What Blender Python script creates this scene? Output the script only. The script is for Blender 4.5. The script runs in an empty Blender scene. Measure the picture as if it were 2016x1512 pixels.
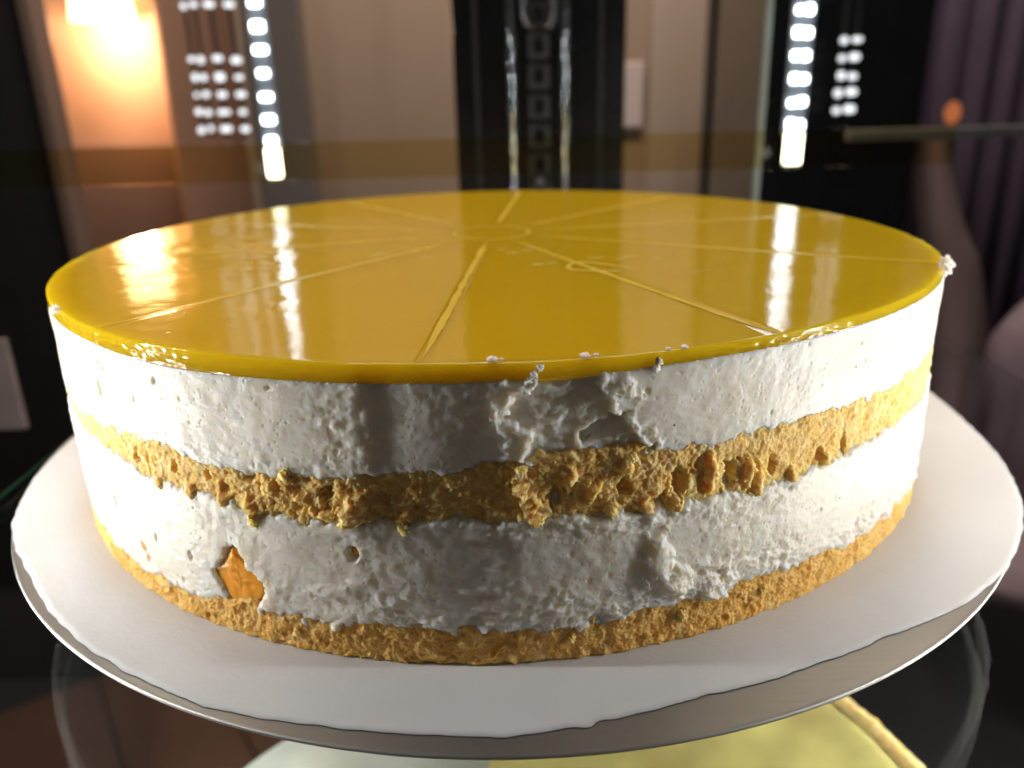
import bpy, bmesh, math, random
import numpy as np
from mathutils import Vector, Matrix
from math import radians, sin, cos, pi

# ------------------------------------------------------------------ scene, camera, light
S = bpy.context.scene
COL = S.collection
R = 0.13                        # cake radius in metres; most lengths below are in cake radii
S.render.engine = 'CYCLES'
S.cycles.use_denoising = True
S.cycles.use_adaptive_sampling = True
S.cycles.adaptive_threshold = 0.02
S.cycles.max_bounces = 8
S.cycles.diffuse_bounces = 3
S.cycles.glossy_bounces = 6
S.cycles.transparent_max_bounces = 24
S.cycles.sample_clamp_indirect = 6.0
S.cycles.caustics_reflective = False
S.cycles.caustics_refractive = False
S.view_settings.view_transform = 'Standard'
S.view_settings.look = 'None'
S.view_settings.gamma = 1.0
S.view_settings.use_curve_mapping = False
S.view_settings.exposure = 0.0

cam_d = bpy.data.cameras.new('camera')
cam_d.sensor_width = 36.0
cam_d.lens = 36.0 * 1600.0 / 2016.0
cam_d.clip_start = 0.01
cam_d.clip_end = 60.0
cam_d.dof.use_dof = True
cam_d.dof.focus_distance = 1.25 * R
cam_d.dof.aperture_fstop = 11.5
cam = bpy.data.objects.new('camera', cam_d)
COL.objects.link(cam)
pit, rol = 0.35087, -0.02603
fwd = Vector((0, cos(pit), -sin(pit)))
rgt = Vector((1, 0, 0))
upv = rgt.cross(fwd)
r2 = rgt * cos(rol) + upv * sin(rol)
u2 = upv * cos(rol) - rgt * sin(rol)
M = Matrix((r2, u2, -fwd)).transposed().to_4x4()
M.translation = Vector((0.04597, -2.06809, 0.87192)) * R
cam.matrix_world = M
S.camera = cam

world = bpy.data.worlds.new('World')
S.world = world
world.use_nodes = True
bg = world.node_tree.nodes['Background']
bg.inputs['Color'].default_value = (1.0, 0.86, 0.74, 1)
bg.inputs['Strength'].default_value = 0.053

SIDE_LED = 420.0               # radiance of the side light strips, beside the cake
REAR_LED = 11.0                # radiance of the rear strips that show in the picture


def area_lamp(name, loc, target, size, size_y, power, colour):
    d = bpy.data.lights.new(name, 'AREA')
    d.shape = 'RECTANGLE'
    d.size, d.size_y, d.energy, d.color = size, size_y, power, colour
    o = bpy.data.objects.new(name, d)
    COL.objects.link(o)
    o.location = loc
    o.rotation_euler = (Vector(target) - Vector(loc)).to_track_quat('-Z', 'Y').to_euler()
    return o


# added fill lamp, out of view, brightens the back wall from above
area_lamp('wall_fill_light', (0.3 * R, 3.9 * R, 7.0 * R), (0.3 * R, 6.0 * R, 0.5 * R), 0.7, 0.15, 14.5, (1.0, 0.84, 0.70))

# ------------------------------------------------------------------ helpers
rng = random.Random(7)


def tag(o, label, cat, group=None):
    o['label'] = label
    o['category'] = cat
    if group:
        o['group'] = group
    return o


def structure(o):
    o['kind'] = 'structure'
    return o


def empty(name, loc=(0, 0, 0)):
    o = bpy.data.objects.new(name, None)
    COL.objects.link(o)
    o.location = loc
    o.empty_display_size = 0.01
    return o


def mesh_obj(name, verts, faces, mat, parent=None, smooth=True, loc=None):
    m = bpy.data.meshes.new(name)
    m.from_pydata([tuple(v) for v in verts], [], [tuple(f) for f in faces])
    m.update()
    if smooth:
        m.polygons.foreach_set('use_smooth', [True] * len(m.polygons))
    m.materials.append(mat)
    o = bpy.data.objects.new(name, m)
    COL.objects.link(o)
    if parent is not None:
        o.parent = parent
    if loc is not None:
        o.location = loc
    return o


def np_mesh(name, V, Q, mat, parent=None, caps=()):
    """big mesh from numpy: V (n,3), Q (m,4) quads, caps = index lists for n-gons"""
    m = bpy.data.meshes.new(name)
    nq = len(Q)
    loops = [Q.ravel()] + [np.asarray(c) for c in caps]
    allv = np.concatenate(loops).astype(np.int32)
    m.vertices.add(len(V))
    m.vertices.foreach_set('co', V.astype(np.float32).ravel())
    m.loops.add(len(allv))
    m.loops.foreach_set('vertex_index', allv)
    m.polygons.add(nq + len(caps))
    st = np.concatenate([np.arange(nq) * 4, nq * 4 + np.cumsum([0] + [len(c) for c in caps])[:-1]]) if caps else np.arange(nq) * 4
    m.polygons.foreach_set('loop_start', st.astype(np.int32))
    m.update(calc_edges=True)
    m.validate()
    m.polygons.foreach_set('use_smooth', np.ones(len(m.polygons), dtype=bool))
    m.materials.append(mat)
    o = bpy.data.objects.new(name, m)
    COL.objects.link(o)
    if parent is not None:
        o.parent = parent
    return o


def box(name, x0, x1, y0, y1, z0, z1, mat, parent=None, bev=0.0, seg=2):
    """box in cake radii, edges bevelled by bev metres"""
    bm = bmesh.new()
    bmesh.ops.create_cube(bm, size=1.0)
    for v in bm.verts:
        v.co = Vector((x0 + (v.co.x + .5) * (x1 - x0), y0 + (v.co.y + .5) * (y1 - y0), z0 + (v.co.z + .5) * (z1 - z0))) * R
    if bev > 0:
        bmesh.ops.bevel(bm, geom=list(bm.edges), offset=bev, segments=seg, affect='EDGES', profile=0.5)
    m = bpy.data.meshes.new(name)
    bm.to_mesh(m)
    bm.free()
    m.materials.append(mat)
    o = bpy.data.objects.new(name, m)
    COL.objects.link(o)
    if parent is not None:
        o.parent = parent
    return o


def lathe(name, prof, mat, n=128, parent=None, centre=(0, 0, 0), smooth=True):
    """prof: (radius, z) pairs in metres"""
    V, F = [], []
    k = len(prof)
    for i in range(n):
        a = 2 * pi * i / n
        for r, z in prof:
            V.append((centre[0] + r * cos(a), centre[1] + r * sin(a), centre[2] + z))
    for i in range(n):
        j = (i + 1) % n
        for q in range(k - 1):
            F.append((i * k + q, j * k + q, j * k + q + 1, i * k + q + 1))
    F.append([i * k for i in range(n)][::-1])
    F.append([i * k + k - 1 for i in range(n)])
    return mesh_obj(name, V, F, mat, parent, smooth)


# ------------------------------------------------------------------ materials
def material(name):
    m = bpy.data.materials.new(name)
    m.use_nodes = True
    nt = m.node_tree
    b = nt.nodes['Principled BSDF']
    return m, nt, b


def node(nt, typ, **kw):
    n = nt.nodes.new(typ)
    for k, v in kw.items():
        if k in n.inputs:
            n.inputs[k].default_value = v
        else:
            setattr(n, k, v)
    return n


def plain(name, col, rough=0.5, metal=0.0, noise=0.0, nscale=40.0, bump=0.0, bscale=200.0, spec=0.5, dist=0.001):
    m, nt, b = material(name)
    b.inputs['Base Color'].default_value = (*col, 1)
    b.inputs['Roughness'].default_value = rough
    b.inputs['Metallic'].default_value = metal
    b.inputs['Specular IOR Level'].default_value = spec
    tc = node(nt, 'ShaderNodeTexCoord')
    if noise > 0:
        n = node(nt, 'ShaderNodeTexNoise', Scale=nscale, Detail=5.0)
        nt.links.new(tc.outputs['Object'], n.inputs['Vector'])
        r = node(nt, 'ShaderNodeValToRGB')
        r.color_ramp.elements[0].position = 0.3
        r.color_ramp.elements[1].position = 0.7
        r.color_ramp.elements[0].color = (*[c * (1 - noise) for c in col], 1)
        r.color_ramp.elements[1].color = (*[min(1, c * (1 + noise)) for c in col], 1)
        nt.links.new(n.outputs['Fac'], r.inputs['Fac'])
        nt.links.new(r.outputs['Color'], b.inputs['Base Color'])
    if bump > 0:
        n2 = node(nt, 'ShaderNodeTexNoise', Scale=bscale, Detail=4.0)
        nt.links.new(tc.outputs['Object'], n2.inputs['Vector'])
        bp = node(nt, 'ShaderNodeBump', Strength=bump, Distance=dist)
        nt.links.new(n2.outputs['Fac'], bp.inputs['Height'])
        nt.links.new(bp.outputs['Normal'], b.inputs['Normal'])
    return m


def emission(name, col, strength):
    m = bpy.data.materials.new(name)
    m.use_nodes = True
    nt = m.node_tree
    nt.nodes.clear()
    e = node(nt, 'ShaderNodeEmission', Color=(*col, 1), Strength=strength)
    o = node(nt, 'ShaderNodeOutputMaterial')
    nt.links.new(e.outputs[0], o.inputs['Surface'])
    return m


def pane_glass(name, tint=(0.95, 0.97, 0.95), ior=1.45, rough=0.0):
    """sheet glass: clear with a mirror reflection that grows towards grazing angles"""
    m = bpy.data.materials.new(name)
    m.use_nodes = True
    nt = m.node_tree
    nt.nodes.clear()
    t = node(nt, 'ShaderNodeBsdfTransparent', Color=(*tint, 1))
    g = node(nt, 'ShaderNodeBsdfGlossy', Color=(1, 1, 1, 1), Roughness=rough)
    f = node(nt, 'ShaderNodeFresnel', IOR=ior)
    # same IOR from both sides of a sheet
    geo = node(nt, 'ShaderNodeNewGeometry')
    mx = node(nt, 'ShaderNodeMixShader')
    o = node(nt, 'ShaderNodeOutputMaterial')
    f2 = node(nt, 'ShaderNodeFresnel', IOR=ior)
    lw = node(nt, 'ShaderNodeLayerWeight', Blend=0.5)
    # schlick from the facing value
    p = node(nt, 'ShaderNodeMath', operation='POWER')
    p.inputs[1].default_value = 5.0
    nt.links.new(lw.outputs['Facing'], p.inputs[0])
    mu = node(nt, 'ShaderNodeMath', operation='MULTIPLY_ADD')
    f0 = ((ior - 1) / (ior + 1)) ** 2
    mu.inputs[1].default_value = 1 - f0
    mu.inputs[2].default_value = f0
    nt.links.new(p.outputs[0], mu.inputs[0])
    nt.nodes.remove(f); nt.nodes.remove(f2); nt.nodes.remove(geo)
    nt.links.new(mu.outputs[0], mx.inputs[0])
    nt.links.new(t.outputs[0], mx.inputs[1])
    nt.links.new(g.outputs[0], mx.inputs[2])
    nt.links.new(mx.outputs[0], o.inputs['Surface'])
    return m


def cream_material():
    m, nt, b = material('vanilla cream')
    tc = node(nt, 'ShaderNodeTexCoord')
    n = node(nt, 'ShaderNodeTexNoise', Scale=90.0, Detail=4.0)
    nt.links.new(tc.outputs['Object'], n.inputs['Vector'])
    r = node(nt, 'ShaderNodeValToRGB')
    r.color_ramp.elements[0].position = 0.3
    r.color_ramp.elements[1].position = 0.72
    r.color_ramp.elements[0].color = (0.84, 0.785, 0.68, 1)
    r.color_ramp.elements[1].color = (0.88, 0.85, 0.78, 1)
    nt.links.new(n.outputs['Fac'], r.inputs['Fac'])
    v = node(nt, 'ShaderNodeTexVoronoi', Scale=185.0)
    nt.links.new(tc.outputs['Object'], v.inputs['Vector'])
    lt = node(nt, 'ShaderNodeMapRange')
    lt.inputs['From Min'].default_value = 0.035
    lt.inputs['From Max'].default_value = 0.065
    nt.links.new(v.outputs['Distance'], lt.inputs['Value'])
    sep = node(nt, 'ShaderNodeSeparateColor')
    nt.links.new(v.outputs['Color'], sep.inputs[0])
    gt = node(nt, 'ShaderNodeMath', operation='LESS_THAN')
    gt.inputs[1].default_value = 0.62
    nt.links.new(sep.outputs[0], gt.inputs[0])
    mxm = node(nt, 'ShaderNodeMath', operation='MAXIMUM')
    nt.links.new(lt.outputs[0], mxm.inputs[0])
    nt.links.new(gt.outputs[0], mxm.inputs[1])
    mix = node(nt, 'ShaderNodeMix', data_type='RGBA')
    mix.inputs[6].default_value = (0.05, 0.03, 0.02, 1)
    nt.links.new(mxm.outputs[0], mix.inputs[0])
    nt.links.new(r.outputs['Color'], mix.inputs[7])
    nt.links.new(mix.outputs[2], b.inputs['Base Color'])
    b.inputs['Roughness'].default_value = 0.42
    b.inputs['Specular IOR Level'].default_value = 0.4
    b.inputs['Subsurface Weight'].default_value = 0.85
    b.inputs['Subsurface Radius'].default_value = (1.0, 0.8, 0.55)
    b.inputs['Subsurface Scale'].default_value = 0.0044
    n2 = node(nt, 'ShaderNodeTexNoise', Scale=1900.0, Detail=3.0)
    nt.links.new(tc.outputs['Object'], n2.inputs['Vector'])
    bp = node(nt, 'ShaderNodeBump', Strength=0.10, Distance=0.0003)
    nt.links.new(n2.outputs['Fac'], bp.inputs['Height'])
    nt.links.new(bp.outputs['Normal'], b.inputs['Normal'])
    return m


def sponge_material(name, c0, c1, c2):
    m, nt, b = material(name)
    tc = node(nt, 'ShaderNodeTexCoord')
    n = node(nt, 'ShaderNodeTexNoise', Scale=260.0, Detail=6.0, Roughness=0.7)
    nt.links.new(tc.outputs['Object'], n.inputs['Vector'])
    r = node(nt, 'ShaderNodeValToRGB')
    e = r.color_ramp.elements
    e[0].position, e[1].position = 0.32, 0.68
    e[0].color, e[1].color = (*c0, 1), (*c2, 1)
    k = e.new(0.5)
    k.color = (*c1, 1)
    nt.links.new(n.outputs['Fac'], r.inputs['Fac'])
    nt.links.new(r.outputs['Color'], b.inputs['Base Color'])
    b.inputs['Roughness'].default_value = 0.75
    b.inputs['Specular IOR Level'].default_value = 0.06
    b.inputs['Subsurface Weight'].default_value = 0.9
    b.inputs['Subsurface Radius'].default_value = (1.0, 0.72, 0.32)
    b.inputs['Subsurface Scale'].default_value = 0.0020
    n2 = node(nt, 'ShaderNodeTexNoise', Scale=1500.0, Detail=4.0)
    nt.links.new(tc.outputs['Object'], n2.inputs['Vector'])
    bp = node(nt, 'ShaderNodeBump', Strength=0.35, Distance=0.0004)
    nt.links.new(n2.outputs['Fac'], bp.inputs['Height'])
    nt.links.new(bp.outputs['Normal'], b.inputs['Normal'])
    return m


def jelly_material(name, col, rough=0.06, bump=0.05, sss=0.022, weight=1.0, radius=(1.0, .85, .15)):
    m, nt, b = material(name)
    b.inputs['Base Color'].default_value = (*col, 1)
    b.inputs['Roughness'].default_value = rough
    b.inputs['IOR'].default_value = 1.36
    b.inputs['Subsurface Weight'].default_value = weight
    b.inputs['Subsurface Radius'].default_value = radius
    b.inputs['Subsurface Scale'].default_value = sss
    tc = node(nt, 'ShaderNodeTexCoord')
    n = node(nt, 'ShaderNodeTexNoise', Scale=70.0, Detail=5.0, Roughness=0.55)
    nt.links.new(tc.outputs['Object'], n.inputs['Vector'])
    # fine ripple of the set skin, and a few burst bubbles
    n3 = node(nt, 'ShaderNodeTexNoise', Scale=420.0, Detail=2.0)
    nt.links.new(tc.outputs['Object'], n3.inputs['Vector'])
    vo = node(nt, 'ShaderNodeTexVoronoi', Scale=150.0)
    nt.links.new(tc.outputs['Object'], vo.inputs['Vector'])
    vm = node(nt, 'ShaderNodeMapRange')
    vm.inputs['From Min'].default_value = 0.03
    vm.inputs['From Max'].default_value = 0.10
    vm.inputs['To Min'].default_value = -0.5
    vm.inputs['To Max'].default_value = 0.0
    nt.links.new(vo.outputs['Distance'], vm.inputs['Value'])
    m1 = node(nt, 'ShaderNodeMath', operation='MULTIPLY_ADD')
    m1.inputs[1].default_value = 0.12
    nt.links.new(n3.outputs['Fac'], m1.inputs[0])
    nt.links.new(n.outputs['Fac'], m1.inputs[2])
    m2 = node(nt, 'ShaderNodeMath', operation='ADD')
    nt.links.new(m1.outputs[0], m2.inputs[0])
    nt.links.new(vm.outputs[0], m2.inputs[1])
    bp = node(nt, 'ShaderNodeBump', Strength=bump, Distance=0.002)
    nt.links.new(m2.outputs[0], bp.inputs['Height'])
    nt.links.new(bp.outputs['Normal'], b.inputs['Normal'])
    return m


def steel_material():
    m, nt, b = material('brushed steel')
    b.inputs['Base Color'].default_value = (0.42, 0.405, 0.39, 1)
    b.inputs['Metallic'].default_value = 1.0
    b.inputs['Roughness'].default_value = 0.33
    tc = node(nt, 'ShaderNodeTexCoord')
    mp = node(nt, 'ShaderNodeMapping')
    mp.inputs['Rotation'].default_value = (0, 0, radians(-38))
    mp.inputs['Scale'].default_value = (25, 1400, 25)
    n = node(nt, 'ShaderNodeTexNoise', Scale=1.0, Detail=3.0)
    nt.links.new(tc.outputs['Object'], mp.inputs['Vector'])
    nt.links.new(mp.outputs['Vector'], n.inputs['Vector'])
    bp = node(nt, 'ShaderNodeBump', Strength=0.25, Distance=0.0002)
    nt.links.new(n.outputs['Fac'], bp.inputs['Height'])
    nt.links.new(bp.outputs['Normal'], b.inputs['Normal'])
    mr = node(nt, 'ShaderNodeMapRange')
    mr.inputs['To Min'].default_value = 0.40
    mr.inputs['To Max'].default_value = 0.58
    nt.links.new(n.outputs['Fac'], mr.inputs['Value'])
    nt.links.new(mr.outputs[0], b.inputs['Roughness'])
    return m


CREAM = cream_material()
SPONGE = sponge_material('yellow sponge', (0.72, 0.44, 0.13), (0.88, 0.60, 0.23), (0.92, 0.71, 0.38))
BASE = sponge_material('biscuit base', (0.58, 0.31, 0.08), (0.79, 0.47, 0.145), (0.87, 0.60, 0.25))
JELLY = jelly_material('mango jelly', (0.71, 0.395, 0.011), rough=.07, bump=.06, weight=.85)
MARK = jelly_material('scored jelly', (0.88, 0.57, 0.03), rough=0.32, bump=0.2, sss=.006, weight=.7)
PEACH = jelly_material('peach flesh', (0.86, 0.36, 0.03), rough=0.25, bump=0.5, sss=.002, weight=.5, radius=(1.0, .5, .15))
STEEL = steel_material()
PAPER = plain('white baking paper', (0.67, 0.675, 0.685), rough=0.7, noise=0.05, nscale=22, bump=0.25, bscale=900, spec=0.25, dist=0.0004)
BLACK = plain('black lacquer', (0.006, 0.0065, 0.008), rough=0.22, noise=0.2, nscale=30, spec=.25)
BLACKM = plain('black matt frame', (0.012, 0.012, 0.014), rough=0.6, noise=0.3, nscale=30)
GLOSSBEAD = plain('black chrome bead', (0.36, 0.39, 0.42), rough=0.07, metal=1.0)
SLOTM = plain('dull slot metal', (0.035, 0.038, 0.042), rough=0.45, metal=0.3)
CHROME = plain('chrome', (0.62, 0.63, 0.65), rough=0.15, metal=1.0)
WALLM = plain('taupe wall', (0.27, 0.20, 0.15), rough=0.7, noise=0.05, nscale=6)
WALLM2 = plain('greige wall panel', (0.33, 0.26, 0.21), rough=0.7, noise=0.05, nscale=6)
ORANGEW = plain('terracotta plaster', (0.46, 0.27, 0.19), rough=0.85, noise=0.06, nscale=8, bump=0.2, bscale=90)
PCB = plain('grey strip backing', (0.16, 0.18, 0.20), rough=0.4)
GLASS = pane_glass('clear glass')
EDGEGLASS = plain('polished glass edge', (0.30, 0.36, 0.33), rough=0.25, noise=0.1, nscale=40)

# ------------------------------------------------------------------ numpy noise (mm domain)
def _h(ix, iy, seed):
    ix = ix.astype(np.int64).astype(np.uint32)
    iy = iy.astype(np.int64).astype(np.uint32)
    h = ix * np.uint32(374761393) + iy * np.uint32(668265263) + np.uint32((seed * 2246822519) & 0xffffffff)
    h = (h ^ (h >> np.uint32(13))) * np.uint32(1274126177)
    h ^= h >> np.uint32(16)
    h = h * np.uint32(2654435761)
    h ^= h >> np.uint32(15)
    return h


def hf(ix, iy, seed):
    return _h(ix, iy, seed).astype(np.float64) / 4294967295.0


def noise2(x, y, seed=0):
    x0, y0 = np.floor(x), np.floor(y)
    fx, fy = x - x0, y - y0
    ux = fx * fx * fx * (fx * (fx * 6 - 15) + 10)
    uy = fy * fy * fy * (fy * (fy * 6 - 15) + 10)

    def g(dx, dy):
        a = hf(x0 + dx, y0 + dy, seed) * 2 * pi
        return np.cos(a) * (fx - dx) + np.sin(a) * (fy - dy)
    a = g(0, 0) * (1 - ux) + g(1, 0) * ux
    b = g(0, 1) * (1 - ux) + g(1, 1) * ux
    return (a * (1 - uy) + b * uy) * 1.5


def fbm(x, y, seed=0, octv=4, gain=0.5, lac=2.03):
    t, a, n = 0, 1.0, 0
    for i in range(octv):
        t = t + a * noise2(x, y, seed + i * 17)
        n += a
        x, y, a = x * lac + 3.7, y * lac + 1.3, a * gain
    return t / n


def ridged(x, y, seed=0, octv=3):
    t, a, n = 0, 1.0, 0
    for i in range(octv):
        t = t + a * (1 - 2 * np.abs(noise2(x, y, seed + i * 31)))
        n += a
        x, y, a = x * 2.1 + 5, y * 2.1 + 2, a * 0.5
    return t / n


def pits(x, y, cell, prob, rmin, rmax, seed, stretch=1.0):
    """field of round pits, 0 outside, up to rmax deep (mm) at their centres"""
    X, Y = x / cell, y / cell
    x0, y0 = np.floor(X), np.floor(Y)
    out = np.zeros_like(x)
    for dx in (-1, 0, 1):
        for dy in (-1, 0, 1):
            cx, cy = x0 + dx, y0 + dy
            on = hf(cx, cy, seed) < prob
            px = (cx + hf(cx, cy, seed + 1)) * cell
            py = (cy + hf(cx, cy, seed + 2)) * cell
            r = rmin + (rmax - rmin) * hf(cx, cy, seed + 3) ** 2
            d2 = ((x - px) ** 2 + ((y - py) / stretch) ** 2) / (r * r)
            out = np.maximum(out, np.where(on & (d2 < 1), r * np.sqrt(np.clip(1 - d2, 0, 1)), 0))
    return out


def worley(x, y, seed):
    x0, y0 = np.floor(x), np.floor(y)
    best = np.full_like(x, 9.0)
    for dx in (-1, 0, 1):
        for dy in (-1, 0, 1):
            cx, cy = x0 + dx, y0 + dy
            d = (x - cx - hf(cx, cy, seed)) ** 2 + (y - cy - hf(cx, cy, seed + 1)) ** 2
            best = np.minimum(best, d)
    return np.sqrt(best)


def sstep(a, b, x):
    t = np.clip((x - a) / (b - a), 0, 1)
    return t * t * (3 - 2 * t)


# ------------------------------------------------------------------ the cake
RM = R * 1000.0                                   # radius in mm
fine = np.arange(-76.0, 76.0001, 0.095)
coarse = np.arange(76.5, 283.9, 0.5)
TH = np.concatenate([fine, coarse])               # degrees from the front, growing to the right
THs = np.where(TH > 180, TH - 360, TH)
ARC = np.radians(TH) * RM                         # arc length in mm

bA = np.array([-180, -50, -39, -30, -23, -20, -12.4, -3, 4, 8.7, 16, 21.5, 27.5, 40, 180.])
bB = np.array([.058, .052, .048, .052, .072, .062, .069, .068, .064, .060, .074, .072, .086, .064, .058]) * RM
cA = np.array([-180, -44.5, -34.6, -26, -19.3, -11.4, -4.6, 2, 6.4, 13.2, 20.7, 26.5, 42, 180.])
cB = np.array([.275, .282, .265, .258, .250, .256, .257, .255, .263, .257, .259, .255, .268, .27]) * RM
dA = np.array([-180, -52, -40, -31, -24.3, -15.7, -8.7, -2.2, 3, 8.6, 13, 20.3, 25.9, 36.3, 180.])
dB = np.array([.325, .317, .327, .334, .314, .322, .336, .342, .358, .356, .359, .348, .354, .350, .345]) * RM
eA = np.array([-180, -45, -28.5, -14.6, -4, 6.4, 20, 44, 180.])
eB = np.array([.483, .479, .473, .476, .477, .480, .488, .490, .485]) * RM
HT = 0.5107 * RM


def bulge(th, z=None):
    """the cake is a little fuller on its right side (mm)"""
    k = 4.4 * np.exp(-((th - 70) / 27) ** 2)
    return k if z is None else k * (1.12 - .12 * z / (.5 * RM))


def spot(th, z, th0, z0, rth_mm, rz_mm):
    """soft bump of height 1 centred on angle th0, height z0 (radii)"""
    ds = np.radians(th - th0) * RM
    return np.exp(-(ds / rth_mm) ** 2 - ((z - z0 * RM) / rz_mm) ** 2)


def blob(th, z, th0, z0, a, b, wob=None):
    """hard-edged dome of height 1"""
    ds = np.radians(th - th0) * RM
    d2 = (ds / a) ** 2 + ((z - z0 * RM) / b) ** 2
    if wob is not None:
        d2 = d2 * np.clip(1 + wob, .45, 4)
    return np.sqrt(np.clip(1 - d2, 0, 1))


def poly_sd(th, z, pts):
    """signed distance (mm, negative inside) to a polygon given as (deg, radii)"""
    px = np.radians(th) * RM
    P = [(math.radians(a) * RM, b * RM) for a, b in pts]
    d = np.full_like(px, 1e9)
    s = np.ones_like(px)
    n = len(P)
    for i in range(n):
        ax, ay = P[i]
        bx, by = P[i - 1]
        ex, ey = bx - ax, by - ay
        wx, wy = px - ax, z - ay
        t = np.clip((wx * ex + wy * ey) / (ex * ex + ey * ey), 0, 1)
        d = np.minimum(d, (wx - ex * t) ** 2 + (wy - ey * t) ** 2)
        c1 = (z >= ay); c2 = (z < by); c3 = (ex * wy > ey * wx)
        flip = (c1 & c2 & c3) | (~c1 & ~c2 & ~c3)
        s = np.where(flip, -s, s)
    return s * np.sqrt(d)


CRUMBS = [(-11.2, .278, 2.6, 2.9), (-12.0, .262, 1.9, 2.2), (-21.3, .243, 1.5, 1.6), (-21.9, .262, 1.3, 2.6), (3.1, .318, 1.4, 2.6),
          (3.9, .285, 1.7, 3.2), (4.6, .262, 1.2, 1.4), (20.5, .304, 1.2, 4.0), (25.7, .270, 1.3, 3.2), (24.6, .29, 1.1, 3.0), (-7.2, .258, 1.7, 1.9),
          (-17.7, .318, 1.9, 1.3), (10.9, .266, 1.3, 1.6), (-16.4, .285, 1.9, 1.5), (-25, .262, 1.6, 1.4), (-29, .262, 1.6, 1.8),
          (-14.2, .262, 1.5, 1.2), (14.2, .262, 1.4, 1.4), (17.2, .262, 1.5, 1.5), (-19.6, .300, 1.7, 2.1), (-33.5, .258, 1.5, 1.5),
          (7.4, .325, 1.6, 1.4), (9.3, .30, 1.3, 1.8), (12.4, .335, 1.5, 1.3), (30, .262, 1.4, 1.6), (34.5, .268, 1.5, 1.3)]
HOLES = [(17.5, .296, 1.9, 3.6, 3.2), (22.6, .292, 2.1, 3.8, 3.4), (19.3, .325, 1.2, 1.6, 1.8), (15.6, .268, 1.4, 1.9, 2.2), (27.4, .29, 1.3, 2.6, 2.2),
         (33.6, .280, 1.7, 2.2, 2.4), (37.4, .283, 1.2, 2.6, 2.2), (-30.8, .30, 1.3, 1.8, 1.8), (6.2, .295, 2.3, 2.4, 2.6), (-37, .29, 1.5, 2.2, 2.0),
         (-9, .295, 2.0, 1.8, 2.0), (12.2, .30, 1.8, 2.6, 2.2), (-13.8, .302, 1.6, 2.0, 2.0), (-26.4, .30, 1.2, 1.5, 1.6)]
PEACH_POLY = [(-27.6, .118), (-26.2, .135), (-24.9, .166), (-24.2, .150), (-21.8, .116), (-22.6, .085), (-25.2, .040)]
SLOT_POLY = [(-27.3, .120), (-26.2, .133), (-25.0, .172), (-24.4, .172), (-23.6, .146), (-21.6, .118), (-22.2, .092), (-23.8, .046), (-25.1, .044)]


def cream_surface(A, z, th, rough, seed):
    r = 0.45 * fbm(A / 15, z / 13, seed) + 0.10 * fbm(A / 2.6, z / 2.2, seed + 5, 3)
    r = r - 0.75 * pits(A, z, 1.2, 0.5, 0.10, 0.30, seed + 11)
    r = r - 0.65 * pits(A, z, 5.8, 0.28, 0.25, 0.7, seed + 21, 1.35)
    r = r + rough * (.85 * ridged(A / 6.5, z / 3.8, seed + 31, 2) + 0.6 * fbm(A / 1.9, z / 1.5, seed + 41, 3) - 0.25
                     - 0.6 * pits(A, z, 1.3, 0.5, 0.2, 0.5, seed + 51))
    return r


def sponge_surface(A, z, seed, k=1.0):
    r = 0.75 * fbm(A / 5, z / 4, seed, 3) + 0.5 * fbm(A / 1.7, z / 1.5, seed + 23, 3) + 0.22 * noise2(A / .5, z / .5, seed + 29)
    r = r - 0.28 * worley(A / 1.3, z / 1.15, seed + 7) + .22
    r = r - k * 0.9 * pits(A, z, 4.6, 0.40, 0.4, 1.4, seed + 33, 1.1) - 0.7 * pits(A, z, 1.5, 0.5, 0.15, 0.5, seed + 43) - .6 * pits(A, z, .8, .6, .12, .33, seed + 53)
    return r


def edge_round(d, w, h, slope=.9, deep=3.2):
    t = np.clip(1 - d / w, 0, 1)
    return h * (1 - np.sqrt(np.clip(1 - t * t, 0, 1))) + np.where(d < 0, np.minimum(-d * slope, deep), 0)


def bnoise(A, z, seed, amp):
    return amp * (fbm(A / 5.0, z / 4.0, seed, 3) * 1.5 + 0.40 * noise2(A / 1.5, z / 1.3, seed + 3) + 0.07 * noise2(A / .55, z / .55, seed + 6))


def layer_mesh(name, z_lo, z_hi, dz, fn, mat, parent):
    """closed drum whose wall radius is fn(arc, z, theta) in mm"""
    nz = int(round((z_hi - z_lo) / dz)) + 1
    zs = np.linspace(z_lo, z_hi, nz)
    Z, A = np.meshgrid(zs, ARC, indexing='ij')
    T = np.broadcast_to(THs, Z.shape)
    off = fn(A, Z, T)
    rr = RM + off + bulge(T, Z)
    a = np.broadcast_to(np.radians(TH), Z.shape)
    V = np.stack([rr * np.sin(a), -rr * np.cos(a), Z], -1) / 1000.0
    n = len(TH)
    ring = lambda rad, z: np.stack([rad * np.sin(np.radians(TH)), -rad * np.cos(np.radians(TH)), np.full(n, z)], -1)[None] / 1000.0
    V = np.concatenate([ring(RM * .86, z_lo), V, ring(RM * .86, z_hi)], 0)
    m = V.shape[0]
    idx = np.arange(m * n).reshape(m, n)
    nx = np.roll(idx, -1, 1)
    Q = np.stack([idx[:-1], nx[:-1], nx[1:], idx[1:]], -1).reshape(-1, 4)
    return np_mesh(name, V.reshape(-1, 3), Q, mat, parent, caps=[idx[0][::-1], idx[-1]])


cake = tag(empty('cake', (0, 0, 0)), 'tall round cream cake with glossy yellow jelly top and two sponge layers', 'cake')


def recess(th):
    return sstep(-11.2, -7.6, th) * (1 - sstep(-1.0, 4.5, th))


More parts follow.
